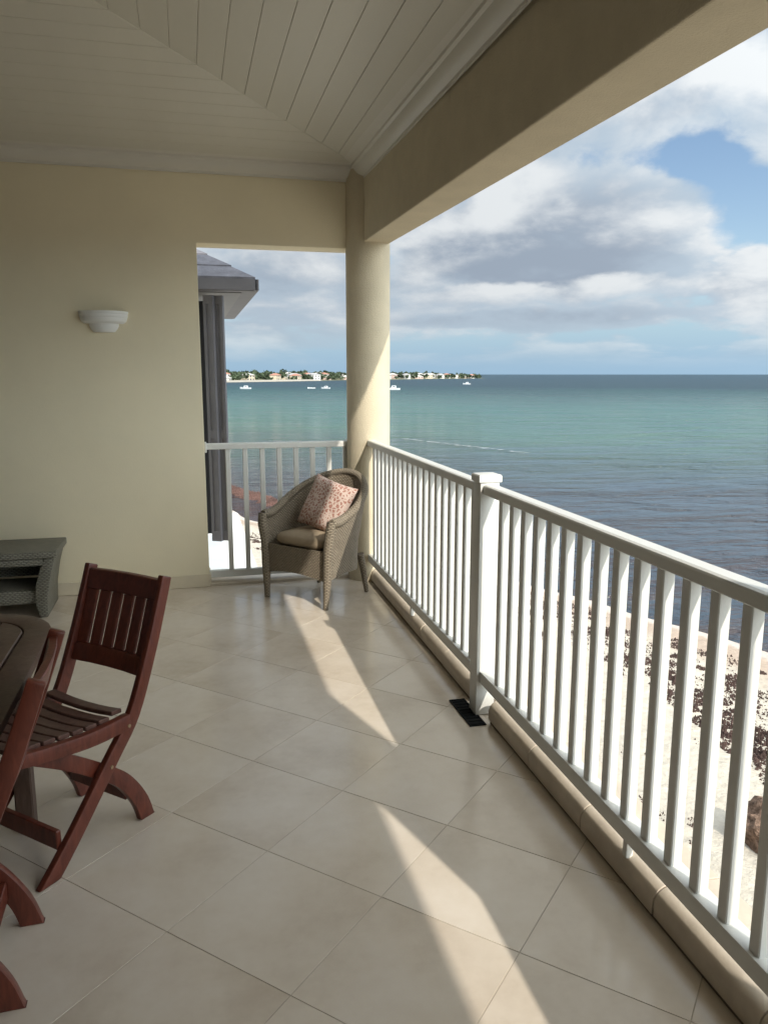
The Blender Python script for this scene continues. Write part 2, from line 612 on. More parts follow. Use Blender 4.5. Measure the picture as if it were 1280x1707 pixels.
def grid(xs, ys, fn):
    vs = [(x, y, fn(x, y)) for y in ys for x in xs]
    n = len(xs)
    fs = [(j * n + i, j * n + i + 1, (j + 1) * n + i + 1, (j + 1) * n + i) for j in range(len(ys) - 1) for i in range(n - 1)]
    return MB().add(vs, fs)


beach = ob('beach', grid([-30 + 0.32 * i for i in range(220)], [-25 + 0.35 * i for i in range(300)], ground).mesh('beach', smooth=True, angle=180), M['sand'])
kind(beach, 'structure')


M['bounce_cut'] = material('bounce_cut_stone', (0.15, 0.13, 0.105), 0.85, 0.25, 2.0, 0.01, 20)
kind(ob('unseen_bounce_cut', MB().box(1.52, 5.5, -14.0, 11.5, -5.0, -3.98), M['bounce_cut']), 'structure')  # unseen dark ground, added to cut sand bounce onto ceiling and beam


def weed_patch(b, cx, cy, r, n, size, flat=0.35, g=None):
    for _ in range(n):
        a = random.uniform(0, 6.283)
        q = r * math.sqrt(random.random())
        x, y = cx + q * math.cos(a), cy + q * math.sin(a)
        z = (ground(x, y) if g is None else g)
        s = size * random.uniform(0.4, 1.3)
        h = s * flat * random.uniform(0.5, 1.5)
        k = random.randint(5, 7)
        ph = random.uniform(0, 6.28)
        ring = [(x + s * random.uniform(0.45, 1.0) * math.cos(ph + i * 6.283 / k), y + s * random.uniform(0.45, 1.0) * math.sin(ph + i * 6.283 / k), z - 0.02) for i in range(k)]
        top = (x + random.uniform(-.3, .3) * s, y + random.uniform(-.3, .3) * s, z + h)
        b.add(ring + [top], [(i, (i + 1) % k, k) for i in range(k)])


def weed_strands(b, cx, cy, r, n, length):
    for _ in range(n):
        a = random.uniform(0, 6.283)
        q = r * math.sqrt(random.random())
        x, y = cx + q * math.cos(a), cy + q * math.sin(a)
        z = ground(x, y)
        t = random.uniform(0, 6.283)
        L = length * random.uniform(0.4, 1.2)
        dx, dy = math.cos(t), math.sin(t)
        w = 0.03 * random.uniform(0.6, 1.6)
        b.add([(x - dy * w, y + dx * w, z), (x + dy * w, y - dx * w, z), (x + dx * L, y + dy * L, z + random.uniform(.02, .16)), (x + dx * L * .5 - dy * w, y + dy * L * .5 + dx * w, z + .1)], [(0, 1, 2), (0, 2, 3), (0, 1, 3)])


wb = MB()
rs = random.Random(5)
for i in range(240):                       # the drift lines that run along the beach
    y = rs.uniform(6.5, 33)
    back = rs.choice([2.2, 3.1, 3.7, 4.3, 5.2]) + rs.uniform(-.45, .45)
    x = shore_x(y) - back - max(0, (14 - y)) * 0.28
    weed_patch(wb, x, y, rs.uniform(.12, .6), rs.randint(30, 150), rs.uniform(.026, .062), 0.8)
for i in range(260):
    y = rs.uniform(5, 36)
    x = shore_x(y) - rs.uniform(1.3, 9)
    weed_patch(wb, x, y, rs.uniform(.04, .35), rs.randint(3, 16), rs.uniform(.012, .032), 0.6)
for x, y, r_, n_ in ((9.5, 12.7, .55, 420), (9.45, 10.9, .75, 700), (9.2, 10.2, .6, 420), (9.65, 15.2, .5, 300), (9.9, 14.0, .45, 260), (9.3, 11.7, .4, 260), (10.3, 17.6, .6, 300), (10.6, 20.0, .8, 380), (10.0, 12.0, .35, 160), (8.9, 9.3, .5, 260)):
    weed_patch(wb, x, y, r_, n_, .055, 0.9)
    weed_patch(wb, x + .5, y - .5, r_ * 1.3, n_ // 4, .03, 0.7)
for x, y in ((6.25, 8.75), (6.1, 9.2), (6.6, 8.5), (6.3, 8.0), (5.9, 8.6)):
    weed_patch(wb, x, y, 0.16, 45, 0.03, 0.8)
kind(ob('beach_seaweed', wb, M['seaweed']), 'stuff', 'dark seaweed clumps washed up in drift lines along the sand')
wb = MB()
for i in range(120):
    k = rs.random()
    x, y = 1.6 + (5.2 - 1.6) * k + rs.uniform(-.3, .3), 50.0 + (40.5 - 50.0) * k + rs.uniform(-.7, .7)
    weed_patch(wb, x, y, 0.5, 26, 0.13, 0.6, SEA + 0.02)
kind(ob('floating_seaweed', wb, M['seaweed_red']), 'stuff', 'reddish brown seaweed raft lying in the shallows past the sand')

# a thin line of foam where a low swell breaks over the shallows
fb = MB()
rs = random.Random(17)
for i in range(58):
    k = i / 57
    v = dirpix(668 + 215 * k, 730.5 + 25 * k)
    t_ = (SEA + 0.02 - 1.6) / v.z
    x, y = v.x * t_, v.y * t_
    L, wd = rs.uniform(.12, .55), rs.uniform(.03, .22) * math.sin(math.pi * min(1, k + .05)) + .02
    x += rs.uniform(-.2, .2)
    y += rs.uniform(-.9, .9)
    fb.add([(x - L, y - wd * .2, SEA + .015), (x - L * .3, y - wd, SEA + .02), (x + L, y, SEA + .015), (x + L * .2, y + wd, SEA + .03)], [(0, 1, 2, 3)])
M['foam'] = material('sea_foam', (0.27, 0.29, 0.31), 0.8)
kind(ob('wave_foam', fb, M['foam']), 'stuff', 'thin broken line of pale foam out on the grey water')

# brown rock half buried in the sand
def rock(name, loc, rad, seed, mat, sub=4):
    bm = bmesh.new()
    bmesh.ops.create_icosphere(bm, subdivisions=sub, radius=1.0)
    for v in bm.verts:
        p = v.co.copy()
        k = 1 + 0.28 * mnoise.fractal(p * 1.6 + Vector((seed, 0, 0)), 1.0, 2.0, 5) + 0.10 * mnoise.noise(p * 7 + Vector((0, seed, 0)))
        v.co = Vector((p.x * rad[0], p.y * rad[1], p.z * rad[2])) * k
    me = bpy.data.meshes.new(name)
    bm.to_mesh(me)
    bm.free()
    o = ob(name, me, mat)
    o.location = loc
    return o


tag(rock('beach_rock', (7.25, 7.75, ground(7.25, 7.75) + 0.12), (0.40, 0.60, 0.46), 3.1, M['rock']), 'lumpy brown rock half buried in the pale beach sand', 'rock')

# ------------------------------------------------------------------ far headland
HL = [(-420, 560), (-150, 640), (35, 712), (182, 919), (360, 1150), (532, 1341)]


def headpt(t):
    t *= len(HL) - 1
    i = min(int(t), len(HL) - 2)
    k = t - i
    a, b = HL[i], HL[i + 1]
    return Vector((a[0] + (b[0] - a[0]) * k, a[1] + (b[1] - a[1]) * k)), Vector((-(b[1] - a[1]), b[0] - a[0])).normalized()


def land_h(t, d):
    end = min(1.0, (1 - t) * 9)
    return SEA + (-1.0 + 1.6 * min(1, d / 10) + 4.6 * min(1, max(0, d - 8) / 90)) * (0.35 + 0.65 * end) + 0.5 * mnoise.noise(Vector((t * 30, d * .03, 0)))


lv, nt, nd = [], 90, 12
for i in range(nt):
    t = i / (nt - 1)
    c, n = headpt(t)
    for j in range(nd):
        d = -6 + 200 * (j / (nd - 1)) ** 1.6 * (0.15 + 0.85 * min(1, (1 - t) * 7))
        lv.append((c.x + n.x * d, c.y + n.y * d, land_h(t, d) if d > -5 else SEA - 1.5))
lf = [(i * nd + j, (i + 1) * nd + j, (i + 1) * nd + j + 1, i * nd + j + 1) for i in range(nt - 1) for j in range(nd - 1)]
kind(ob('headland', MB().add(lv, lf), M['land']), 'structure')
M['far_sand'] = material('far_beach_sand', (0.33, 0.30, 0.25), 0.9, 0.1, 0.05)
fv = []
for i in range(60):
    c, n = headpt(0.30 + 0.24 * i / 59)
    for d in (-9, 4):
        fv.append((c.x + n.x * d, c.y + n.y * d, SEA + (0.15 if d < 0 else 1.7)))
kind(ob('headland_beach', MB().add(fv, [(2 * i, 2 * i + 2, 2 * i + 3, 2 * i + 1) for i in range(59)]), M['far_sand']), 'structure')

rs = random.Random(21)
tb = MB()
house_spots = []
for (px_t, dd) in [(.415, 14), (.43, 30), (.447, 16), (.462, 26), (.485, 12), (.505, 18), (.515, 34), (.523, 14), (.535, 24), (.548, 40), (.556, 14), (.57, 30), (.585, 16), (.60, 28), (.612, 44), (.622, 15), (.64, 30), (.652, 14), (.668, 36), (.68, 18), (.695, 28), (.708, 13), (.72, 40), (.732, 20), (.745, 32), (.757, 14), (.77, 26), (.782, 42), (.793, 16), (.806, 30), (.818, 15), (.83, 36), (.842, 22), (.855, 14), (.868, 30), (.88, 17), (.893, 26), (.905, 14), (.918, 22), (.93, 14), (.945, 18), (.958, 13)]:
    house_spots.append((px_t, dd))


def near_house(t, d):
    return any(abs(t - a) < 0.0045 and d < b + 4 and d > b - 9 for a, b in house_spots)


cnt = 0
while cnt < 900:
    t = rs.uniform(0.30, 0.975)
    d = rs.uniform(8, 75) * (0.3 + 0.7 * min(1, (1 - t) * 7))
    if near_house(t, d):
        continue
    cnt += 1
    c, n = headpt(t)
    x, y = c.x + n.x * d, c.y + n.y * d
    z0 = land_h(t, d)
    h = rs.uniform(3.5, 7.5) + (2.0 if rs.random() < .12 else 0)
    r = rs.uniform(2.0, 4.4)
    for k in range(34):
        u = Vector((rs.gauss(0, 1), rs.gauss(0, 1), rs.gauss(0, 1))).normalized() * rs.uniform(.45, 1.0)
        p = Vector((x + u.x * r, y + u.y * r, z0 + h * .62 + u.z * h * .42))
        s = rs.uniform(.5, 1.3)
        a, b = Vector((rs.gauss(0, 1), rs.gauss(0, 1), rs.gauss(0, .7))).normalized() * s, Vector((rs.gauss(0, 1), rs.gauss(0, .7), rs.gauss(0, 1))).normalized() * s
        tb.add([p - a - b, p + a - b, p + a + b, p - a + b], [(0, 1, 2, 3)])
kind(ob('headland_trees', tb, M['leaf']), 'stuff', 'dark green trees massed along the low far headland')

HC = {'white': material('house_white', (0.62, 0.60, 0.56), 0.8), 'cream': material('house_cream', (0.52, 0.44, 0.33), 0.8), 'pink': material('house_pink', (0.52, 0.38, 0.33), 0.8)}
RC = {'grey': material('house_roof_grey', (0.33, 0.32, 0.32), 0.8), 'red': material('house_roof_red', (0.36, 0.17, 0.12), 0.8), 'pale': material('house_roof_pale', (0.45, 0.43, 0.40), 0.8)}
M['window'] = material('far_window', (0.06, 0.07, 0.09), 0.2)
for i, (t, d) in enumerate(house_spots):
    c, n = headpt(t)
    w, dp, h = rs.uniform(9, 18), rs.uniform(7, 10), rs.choice([3.4, 5.6, 6.0])
    wc = rs.choice(['white', 'white', 'white', 'cream', 'cream', 'pink'])
    rc = rs.choice(['grey', 'red', 'pale', 'pale'])
    flat = rs.random() < .3
    e = empty('headland_house', (c.x + n.x * d, c.y + n.y * d, land_h(t, d) - 0.4), math.atan2(n.y, n.x) - math.pi / 2 + rs.uniform(-.4, .4))
    ob('wall', MB().box(-w / 2, w / 2, -dp / 2, dp / 2, 0, h), HC[wc], e)
    if flat:
        ob('roof', MB().box(-w / 2 - .4, w / 2 + .4, -dp / 2 - .4, dp / 2 + .4, h, h + .5), RC['pale'], e)
    else:
        ob('roof', MB().add([(-w / 2 - .6, -dp / 2 - .6, h), (w / 2 + .6, -dp / 2 - .6, h), (w / 2 + .6, dp / 2 + .6, h), (-w / 2 - .6, dp / 2 + .6, h), (-w / 4, 0, h + 2), (w / 4, 0, h + 2)], [(0, 1, 5, 4), (2, 3, 4, 5), (1, 2, 5), (3, 0, 4), (3, 2, 1, 0)]), RC[rc], e)
    for fl in range(1 if h < 4 else 2):
        for k in range(3):
            xx = -w / 2 + w * (k + .5) / 3
            ob('window', MB().box(xx - .9, xx + .9, -dp / 2 - .06, -dp / 2 + .02, .9 + fl * 2.7, 2.4 + fl * 2.7), M['window'], e)
    rt = 'flat roofed' if flat else {'grey': 'grey roofed', 'red': 'red roofed', 'pale': 'pale roofed'}[rc]
    sz = 'long' if w > 14.5 else 'small' if w < 11 else 'medium sized'
    st = 'single storey' if h < 4 else 'two storey'
    tag(e, f'{sz} {st} {wc} house, {rt}, among trees on the far headland', 'house', 'houses on the far headland')


def boat(loc, L, rz, label, cabin):
    e = empty('moored_boat', (*loc, SEA), rz)
    st = []
    for k, (y, w, s) in enumerate([(-.5, .15, 0), (-.25, .17, 0), (.1, .16, .01), (.35, .10, .03), (.5, .01, .06)]):
        st.append([(-w * L, y * L, (.13 + s) * L), (-w * .7 * L, y * L, -.03 * L), (w * .7 * L, y * L, -.03 * L), (w * L, y * L, (.13 + s) * L)])
    ob('hull', MB().rings(st), M['hull'], e)
    if cabin:
        ob('cabin', MB().prism([(-.22 * L, .12 * L), (.16 * L, .12 * L), (.08 * L, .30 * L), (-.2 * L, .30 * L)], 'x', -.10 * L, .10 * L), M['hull'], e)
        ob('window', MB().box(-.105 * L, .105 * L, -.15 * L, .04 * L, .2 * L, .26 * L), M['boat_dark'], e)
    else:
        ob('outboard_motor', MB().box(-.03 * L, .03 * L, -.58 * L, -.501 * L, .0, .22 * L), M['boat_dark'], e)
    tag(e, label, 'boat', 'boats moored in the bay')


boat((27.5, 388), 5.5, R(70), 'white motor boat with cabin moored off the pale headland beach', True)
boat((60.5, 392), 4.0, R(95), 'small open white boat moored off the headland', False)
boat((66.5, 385), 4.6, R(60), 'white cabin boat beside the small open boat', True)
boat((91.4, 348), 6.5, R(80), 'larger white cabin boat riding beside the balcony column', True)
boat((193.5, 530), 5.5, R(75), 'lone white boat moored off the tip of the headland', True)

# ------------------------------------------------------------------ balcony: floor tiles
TA, TU, TV, TS = 0.780316, 1.3915, 0.2203, 0.45478
FX0, FX1, FY0, FY1 = -2.6, 1.30, -4.5, 5.9


def clip(poly, fn):
    out = []
    for i in range(len(poly)):
        a, b = poly[i], poly[(i + 1) % len(poly)]
        fa, fb = fn(a), fn(b)
        if fa >= 0:
            out.append(a)
        if (fa >= 0) != (fb >= 0):
            k = fa / (fa - fb)
            out.append((a[0] + (b[0] - a[0]) * k, a[1] + (b[1] - a[1]) * k))
    return out


floor = kind(ob('floor', MB().box(FX0, 1.46, FY0, 5.898, -0.28, -0.0016), M['grout']), 'structure')
ca, sa = math.cos(TA), math.sin(TA)
g = 0.0013
full = None
rs = random.Random(3)
for i in range(-18, 22):
    for j in range(-18, 22):
        u0, v0 = TU + i * TS, TV + j * TS
        cs = [(u0 + g, v0 + g), (u0 + TS - g, v0 + g), (u0 + TS - g, v0 + TS - g), (u0 + g, v0 + TS - g)]
        poly = [(u * ca - v * sa, u * sa + v * ca) for u, v in cs]
        whole = all(FX0 < x < FX1 and FY0 < y < FY1 for x, y in poly)
        cx, cy = sum(p[0] for p in poly) / 4, sum(p[1] for p in poly) / 4
        if not whole:
            for fn in (lambda p: p[0] - FX0, lambda p: FX1 - p[0], lambda p: p[1] - FY0, lambda p: FY1 - p[1]):
                if poly:
                    poly = clip(poly, fn)
            if len(poly) < 3:
                continue
            ar = abs(sum(poly[k][0] * poly[(k + 1) % len(poly)][1] - poly[(k + 1) % len(poly)][0] * poly[k][1] for k in range(len(poly)))) / 2
            if ar < 0.004:
                continue
        loc = [(x - cx, y - cy) for x, y in poly]
        if whole and full is not None:
            me = full
        else:
            me = MB().prism(loc, 'z', -0.003, 0.0).mesh('floor_tile', bevel=0.0005)
            if whole:
                full = me
        o = ob('floor_tile', me, M['tile'], floor)
        o.location = (cx, cy, rs.uniform(-0.0003, 0.0003))

# threshold under the side railing
sill = kind(ob('threshold', MB().box(0.107, 1.50, 5.902, 6.13, -0.28, 0.02).mesh('threshold', bevel=0.006, seg=2, smooth=True), M['kerb']), 'structure')
ob('mortar_bed', MB().box(0.107, 1.20, 5.8985, 5.9015, -0.2, -0.002), M['kerb_gap'], sill)

# ------------------------------------------------------------------ kerb of bullnose stones under the railing
kerb = empty('balcony_kerb', (1.272, 1.7, 0), -math.atan(0.0150))
kind(kerb, 'structure')


def bull(y0, y1, endcap=False):
    prof = [(0.0, 0.016), (0.0, 0.056)]
    for k in range(1, 8):
        a = math.pi - k * math.pi / 2 / 7
        prof.append((0.058 + 0.058 * math.cos(a), 0.056 + 0.052 * math.sin(a)))
    prof += [(0.224, 0.103), (0.224, 0.016)]
    return MB().prism(prof[::-1], 'y', y0, y1).mesh('bullnose_stone', bevel=0.0012, seg=1, smooth=True, angle=30)


ys = []
y = 3.17
while y > -4.4:
    ys.append((max(y - 0.452, -4.5), y))
    y -= 0.455
y = 3.42
while y < 5.72:
    ys.append((y, min(y + 0.452, 5.74)))
    y += 0.455
rs = random.Random(8)
for a, b in ys:
    o = ob('bullnose_stone', bull(a - 1.7 + 0.001, b - 1.7 - 0.001), M['kerb'], kerb)
    o.location = (rs.uniform(-.0012, .0012), 0, rs.uniform(-.001, .001))
ob('kerb_core', MB().box(0.008, 0.226, -6.2, 3.17 - 1.7 - .004, -0.30, 0.0165).box(0.008, 0.226, 3.42 - 1.7 + .004, 4.03, -0.30, 0.0165).box(0.10, 0.226, 3.17 - 1.7 - .004, 3.42 - 1.7 + .004, -0.30, 0.008), M['kerb_gap'], kerb)
# outer edge of the balcony slab
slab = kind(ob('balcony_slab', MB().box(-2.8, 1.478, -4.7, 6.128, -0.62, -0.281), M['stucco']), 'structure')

# black floor drain beside the post
dr = empty('floor_drain', (1.236, 3.297, 0))
ob('frame', MB().box(-.040, .040, -.150, -.142, .0008, .006).box(-.040, .040, .142, .150, .0008, .006).box(-.040, -.033, -.142, .142, .0008, .006).box(.033, .040, -.142, .142, .0008, .006).box(-.033, .033, -.142, .142, .0004, .0015), M['black'], dr)
for k in range(9):
    yy = -.128 + k * .032
    ob('grate_bar', MB().box(-.033, .033, yy - .006, yy + .006, .0015, .0052), M['black'], dr)
tag(dr, 'small black grated floor drain at the foot of the white post', 'drain')

# ------------------------------------------------------------------ end wall, beam, columns
wl = ob('end_wall', MB().prism([(-2.8, -0.28), (0.105, -0.28), (0.105, 2.52), (1.30, 2.52), (1.30, 3.30), (-2.8, 3.30)], 'y', 5.9, 6.12).mesh('end_wall', bevel=0.006, seg=2, smooth=True), M['wall'])
tag(wl, 'cream rendered end wall with the wall lamp and a tall opening', 'wall')
for k in range(7):
    x1 = 0.105 - k * .42
    ob('skirting_tile', MB().box(max(x1 - .417, -2.6), x1, 5.889, 5.8995, .002, .098).mesh('skirting_tile', bevel=.002), M['base_tile'], wl)
ob('skirting_tile', MB().box(.1055, .116, 5.889, 6.11, .022, .098).mesh('skirting_tile', bevel=.002), M['base_tile'], wl)

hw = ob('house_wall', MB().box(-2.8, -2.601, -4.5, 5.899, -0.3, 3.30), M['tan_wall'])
for k in range(5):
    y0 = -4.2 + k * 1.9
    d_ = ob('glass_door', MB().box(-2.6, -2.575, y0, y0 + 1.8, 0.02, 2.3), M['dark_glass'], hw)
    ob('door_frame', MB().box(-2.6, -2.565, y0 - .06, y0 - .001, 0.02, 2.36).box(-2.6, -2.565, y0 + 1.801, y0 + 1.84, 0.02, 2.36).box(-2.6, -2.566, y0 - .001, y0 + 1.801, 2.301, 2.36), M['trim'], d_)
ew = ob('rear_light_screen', MB().box(-2.8, 1.30, -4.7, -4.501, -0.3, 3.6), M['table_wood'])  # unseen dark screen, added to keep light out from behind
tag(ew, 'added dark screen shutting light out of the unseen rear end of the balcony', 'wall')
tag(hw, 'cream rendered house wall along the inner side of the balcony', 'wall')

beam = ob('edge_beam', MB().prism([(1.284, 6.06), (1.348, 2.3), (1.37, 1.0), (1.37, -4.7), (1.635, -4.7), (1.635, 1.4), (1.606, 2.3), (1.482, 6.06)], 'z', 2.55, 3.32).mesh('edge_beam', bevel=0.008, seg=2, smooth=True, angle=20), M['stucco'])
tag(beam, 'deep cream rendered beam running above the long white railing', 'beam')


def column(name, x, y, r, top, label):
    n = 40
    prof = [(r, -0.28), (r, 0.3), (r * 1.003, 1.4), (r, top)]
    rings = [[(x + q * math.cos(k * 2 * math.pi / n), y + q * math.sin(k * 2 * math.pi / n), z) for k in range(n)] for q, z in prof]
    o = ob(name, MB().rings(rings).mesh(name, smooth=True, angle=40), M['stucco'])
    return tag(o, label, 'column')


column('round_column', 1.352, 5.902, 0.166, 3.06, 'round cream stucco column at the corner behind the wicker armchair')
column('round_column', 1.40, 0.564, 0.148, 2.56, 'round cream stucco column between two runs of the long railing')

# roof eave beyond the beam and the roof over everything
rf = kind(ob('balcony_roof', MB().prism([(-3.6, -4.9), (1.80, -4.9), (1.80, 1.75), (1.93, 4.5), (1.95, 6.6), (-3.6, 6.6)], 'z', 3.62, 3.72), M['grey_roof']), 'structure')
ob('eave_board', MB().prism([(1.64, -4.9), (1.80, -4.9), (1.80, 1.75), (1.93, 4.5), (1.95, 6.6), (1.64, 6.6)], 'z', 3.0, 3.3), M['trim'], rf)
ob('roof_infill', MB().box(-3.6, 1.63, 6.125, 6.6, 3.0, 3.3), M['trim'], rf)
ob('roof_infill', MB().box(-3.6, 1.63, -4.9, 6.6, 3.55, 3.61), M['trim'], rf)

# ------------------------------------------------------------------ ceiling: hipped, boarded
HX, HY, HZ, SL, BW = 1.213, 5.742, 3.08, 0.150, 0.1366
ceil = empty('ceiling', (0, 0, HZ))
kind(ceil, 'structure')
XL = -2.5
NB = int((HX - XL) / 2 / BW)


def cz(d):
    return HZ + SL * d


def plank(pts, d0, d1):
    """quad seen from below, each corner (x, y, d) with d the run up the slope; chamfered long edges"""
    gp = 0.0022
    n = len(pts)
    lo = [(x, y, cz(d) - HZ) for x, y, d in pts]
    hi = [(x, y, cz(d) - HZ + .016) for x, y, d in pts]
    b = MB()
    b.add(lo + hi, [tuple(range(n))[::-1], tuple(range(n, 2 * n))] + [(i, (i + 1) % n, n + (i + 1) % n, n + i) for i in range(n)])
    return b.mesh('ceiling_board', bevel=0.0022)


gp = 0.0013
for k in range(NB + 1):
    d0, d1 = k * BW + gp, (k + 1) * BW - gp
    for side in ('right', 'back', 'left'):
        if side == 'right':
            pts = [(HX - d0, -4.5, d0), (HX - d0, HY - d0 - gp, d0), (HX - d1, HY - d1 - gp, d1), (HX - d1, -4.5, d1)]
        elif side == 'back':
            pts = [(HX - d0 - gp, HY - d0, d0), (XL + d0 + gp, HY - d0, d0), (XL + d1 + gp, HY - d1, d1), (HX - d1 - gp, HY - d1, d1)]
            if k == NB:
                continue
        else:
            pts = [(XL + d0, HY - d0 - gp, d0), (XL + d0, -4.5, d0), (XL + d1, -4.5, d1), (XL + d1, HY - d1 - gp, d1)]
        if side != 'back' and k == NB:
            continue
        ob('ceiling_board', plank(pts, d0, d1), M['ceiling'], ceil)
dm = (HX - XL) / 2
bk = MB()
e0 = .005
bk.add([(HX, -4.5, e0), (HX, HY, e0), (HX - dm, HY - dm, SL * dm + e0), (HX - dm, -4.5, SL * dm + e0), (XL, HY, e0), (XL, -4.5, e0)], [(0, 1, 2, 3), (1, 4, 2), (4, 5, 3, 2)])
ob('ceiling_backing', bk, M['trim'], ceil)

# crown moulding swept round the corner, along the beam and the end wall
prof = [(0.0, 2.985), (0.012, 2.985), (0.016, 3.000), (0.030, 3.006), (0.050, 3.018), (0.066, 3.040), (0.076, 3.058), (0.094, 3.064), (0.098, 3.078), (0.17, 3.092), (0.0, 3.11)]
path = [(1.365, -4.5, -1, 0), (1.30, 5.895, -1, -1), (-2.6, 5.895, 1, -1), (-2.6, -4.5, 1, 0)]
cm = MB()
rings = []
for x, y, dx, dy in path:
    rings.append([(x + dx * o_, y + dy * o_, z_) for o_, z_ in prof])
for (a, b) in zip(rings, rings[1:]):
    cm.rings([a, b], caps=False)
kind(ob('crown_moulding', cm.mesh('crown_moulding', smooth=True, angle=25), M['trim']), 'structure')

# ------------------------------------------------------------------ railings
def railing_root(name, rz, loc):
    return empty(name, loc, rz)


PK = 0.037
pick_me = MB().box(-PK / 2, PK / 2, -PK / 2, PK / 2, 0.205, 1.082).mesh('picket', bevel=0.003, seg=1)
RA = -math.atan(0.0125)
rail_prof = [(-.031, 1.066), (.031, 1.066), (.034, 1.069), (.034, 1.100), (.031, 1.106), (.022, 1.110), (-.022, 1.110), (-.031, 1.106), (-.034, 1.100), (-.034, 1.069)]


def rail_run(root, y0, y1, first, step, n, feet):
    ob('top_rail', MB().prism(rail_prof, 'y', y0, y1).mesh('top_rail', smooth=True, angle=18), M['rail'], root)
    ob('bottom_rail', MB().box(-.030, .030, y0, y1, .165, .222).mesh('bottom_rail', bevel=.004, seg=2, smooth=True), M['rail'], root)
    for k in range(n):
        o = ob('picket', pick_me, M['rail'], root)
        o.location = (0, first + k * step, 0)
    for f in feet:
        ob('foot', MB().box(-.012, .012, f - .012, f + .012, .092, .166).mesh('foot', bevel=.002), M['rail'], root)


rail = empty('balcony_railing', (1.285, 1.4, 0), RA)
Y0 = 1.4
rail_run(rail, 3.345 - Y0, 5.742 - Y0, 3.345 + .085 - Y0, 0.1205, 19, (4.55 - Y0,))
rail_run(rail, 0.565 - Y0, 3.250 - Y0, 1.5115 - 6 * .1205 - Y0, 0.1205, 20, (1.98 - Y0,))
post = ob('post', MB().box(-.046, .046, 3.251 - Y0, 3.344 - Y0, .003, 1.118).mesh('post', bevel=.004, seg=2, smooth=True), M['rail'], rail)
ob('cap', MB().rings([[(-s, 3.2975 - Y0 - s, z), (s, 3.2975 - Y0 - s, z), (s, 3.2975 - Y0 + s, z), (-s, 3.2975 - Y0 + s, z)] for s, z in ((.052, 1.119), (.054, 1.122), (.054, 1.147), (.050, 1.153), (.020, 1.158))]).mesh('cap', smooth=True, angle=30), M['rail'], post)
tag(rail, 'white painted picket railing with a square post overlooking the beach', 'railing')
r2 = empty('balcony_railing', (1.285, 1.4, 0), RA)
rail_run(r2, -4.5 - Y0, 0.563 - Y0, -4.44 - Y0, 0.1205, 42, (-1.5 - Y0,))
tag(r2, 'white painted picket railing continuing past the further round column', 'railing')

sr = empty('side_railing', (0.105, 5.985, 0))
ob('top_rail', MB().prism([(p[0], p[1] - .022) for p in rail_prof], 'x', .012, 1.088).mesh('top_rail', smooth=True, angle=18), M['rail'], sr)
ob('bottom_rail', MB().box(.002, 1.105, -.022, .022, .052, .105).mesh('bottom_rail', bevel=.003), M['rail'], sr)
sp_me = MB().box(-.018, .018, -.018, .018, .1045, 1.056).mesh('picket', bevel=.003)
for k in range(8):
    o = ob('picket', sp_me, M['rail'], sr)
    o.location = (.171 + k * .1295, 0, 0)
for x0 in (.0008, 1.086):
    ob('end_bracket', MB().box(x0, x0 + .016, -.045, .045, 1.022, 1.098).mesh('end_bracket', bevel=.005, seg=2), M['rail'], sr)
tag(sr, 'short white picket railing filling the opening between wall and corner column', 'railing')

# ------------------------------------------------------------------ wall lamp
lamp = empty('wall_lamp', (-0.548, 5.8995, 2.03))


def half_bowl(prof, n=24):
    rings = []
    for r, z in prof:
        rings.append([(r * math.cos(math.pi + math.pi * k / n), r * 0.72 * math.sin(math.pi + math.pi * k / n), z) for k in range(n + 1)])
    b = MB()
    m = n + 1
    vs = [p for r_ in rings for p in r_]
    fs = [(i * m + k, i * m + k + 1, (i + 1) * m + k + 1, (i + 1) * m + k) for i in range(len(rings) - 1) for k in range(n)]
    fs += [tuple(range(m))[::-1], tuple((len(rings) - 1) * m + k for k in range(m))]
    b.add(vs, fs)
    return b.mesh('bowl', smooth=True, angle=28)


ob('upper_bowl', half_bowl([(.13, -.080), (.150, -.066), (.158, -.045), (.157, -.040), (.161, -.036), (.163, -.022), (.161, -.017), (.165, -.012), (.166, .003), (.158, .004), (.12, -.06)]), M['plaster'], lamp)
ob('lower_bowl', half_bowl([(.045, -.140), (.072, -.137), (.088, -.118), (.098, -.098), (.10, -.0805), (.05, -.079)]), M['plaster'], lamp)
tag(lamp, 'white stepped half bowl wall lamp on the cream end wall', 'wall lamp')

# ------------------------------------------------------------------ neighbouring pavilion and white terrace below
nb = empty('neighbour_pavilion', (0, 7.5, 0))
ob('wall', MB().box(-4.0, 0.06, 0.55, 3.6, -4.6, 2.40), M['white_wall'], nb)
X1, Z1 = 0.650, 2.45
XR = -3.35
roofp = ob('roof', MB().add([(-7.4, 0, Z1), (X1, 0, Z1), (X1, 3.8, Z1), (-7.4, 3.8, Z1), (-5.5, 1.9, Z1 + 1.15), (X1 - 1.9, 1.9, Z1 + 1.15)], [(0, 1, 5, 4), (1, 2, 5), (2, 3, 4, 5), (3, 0, 4)]), M['grey_roof'], nb)
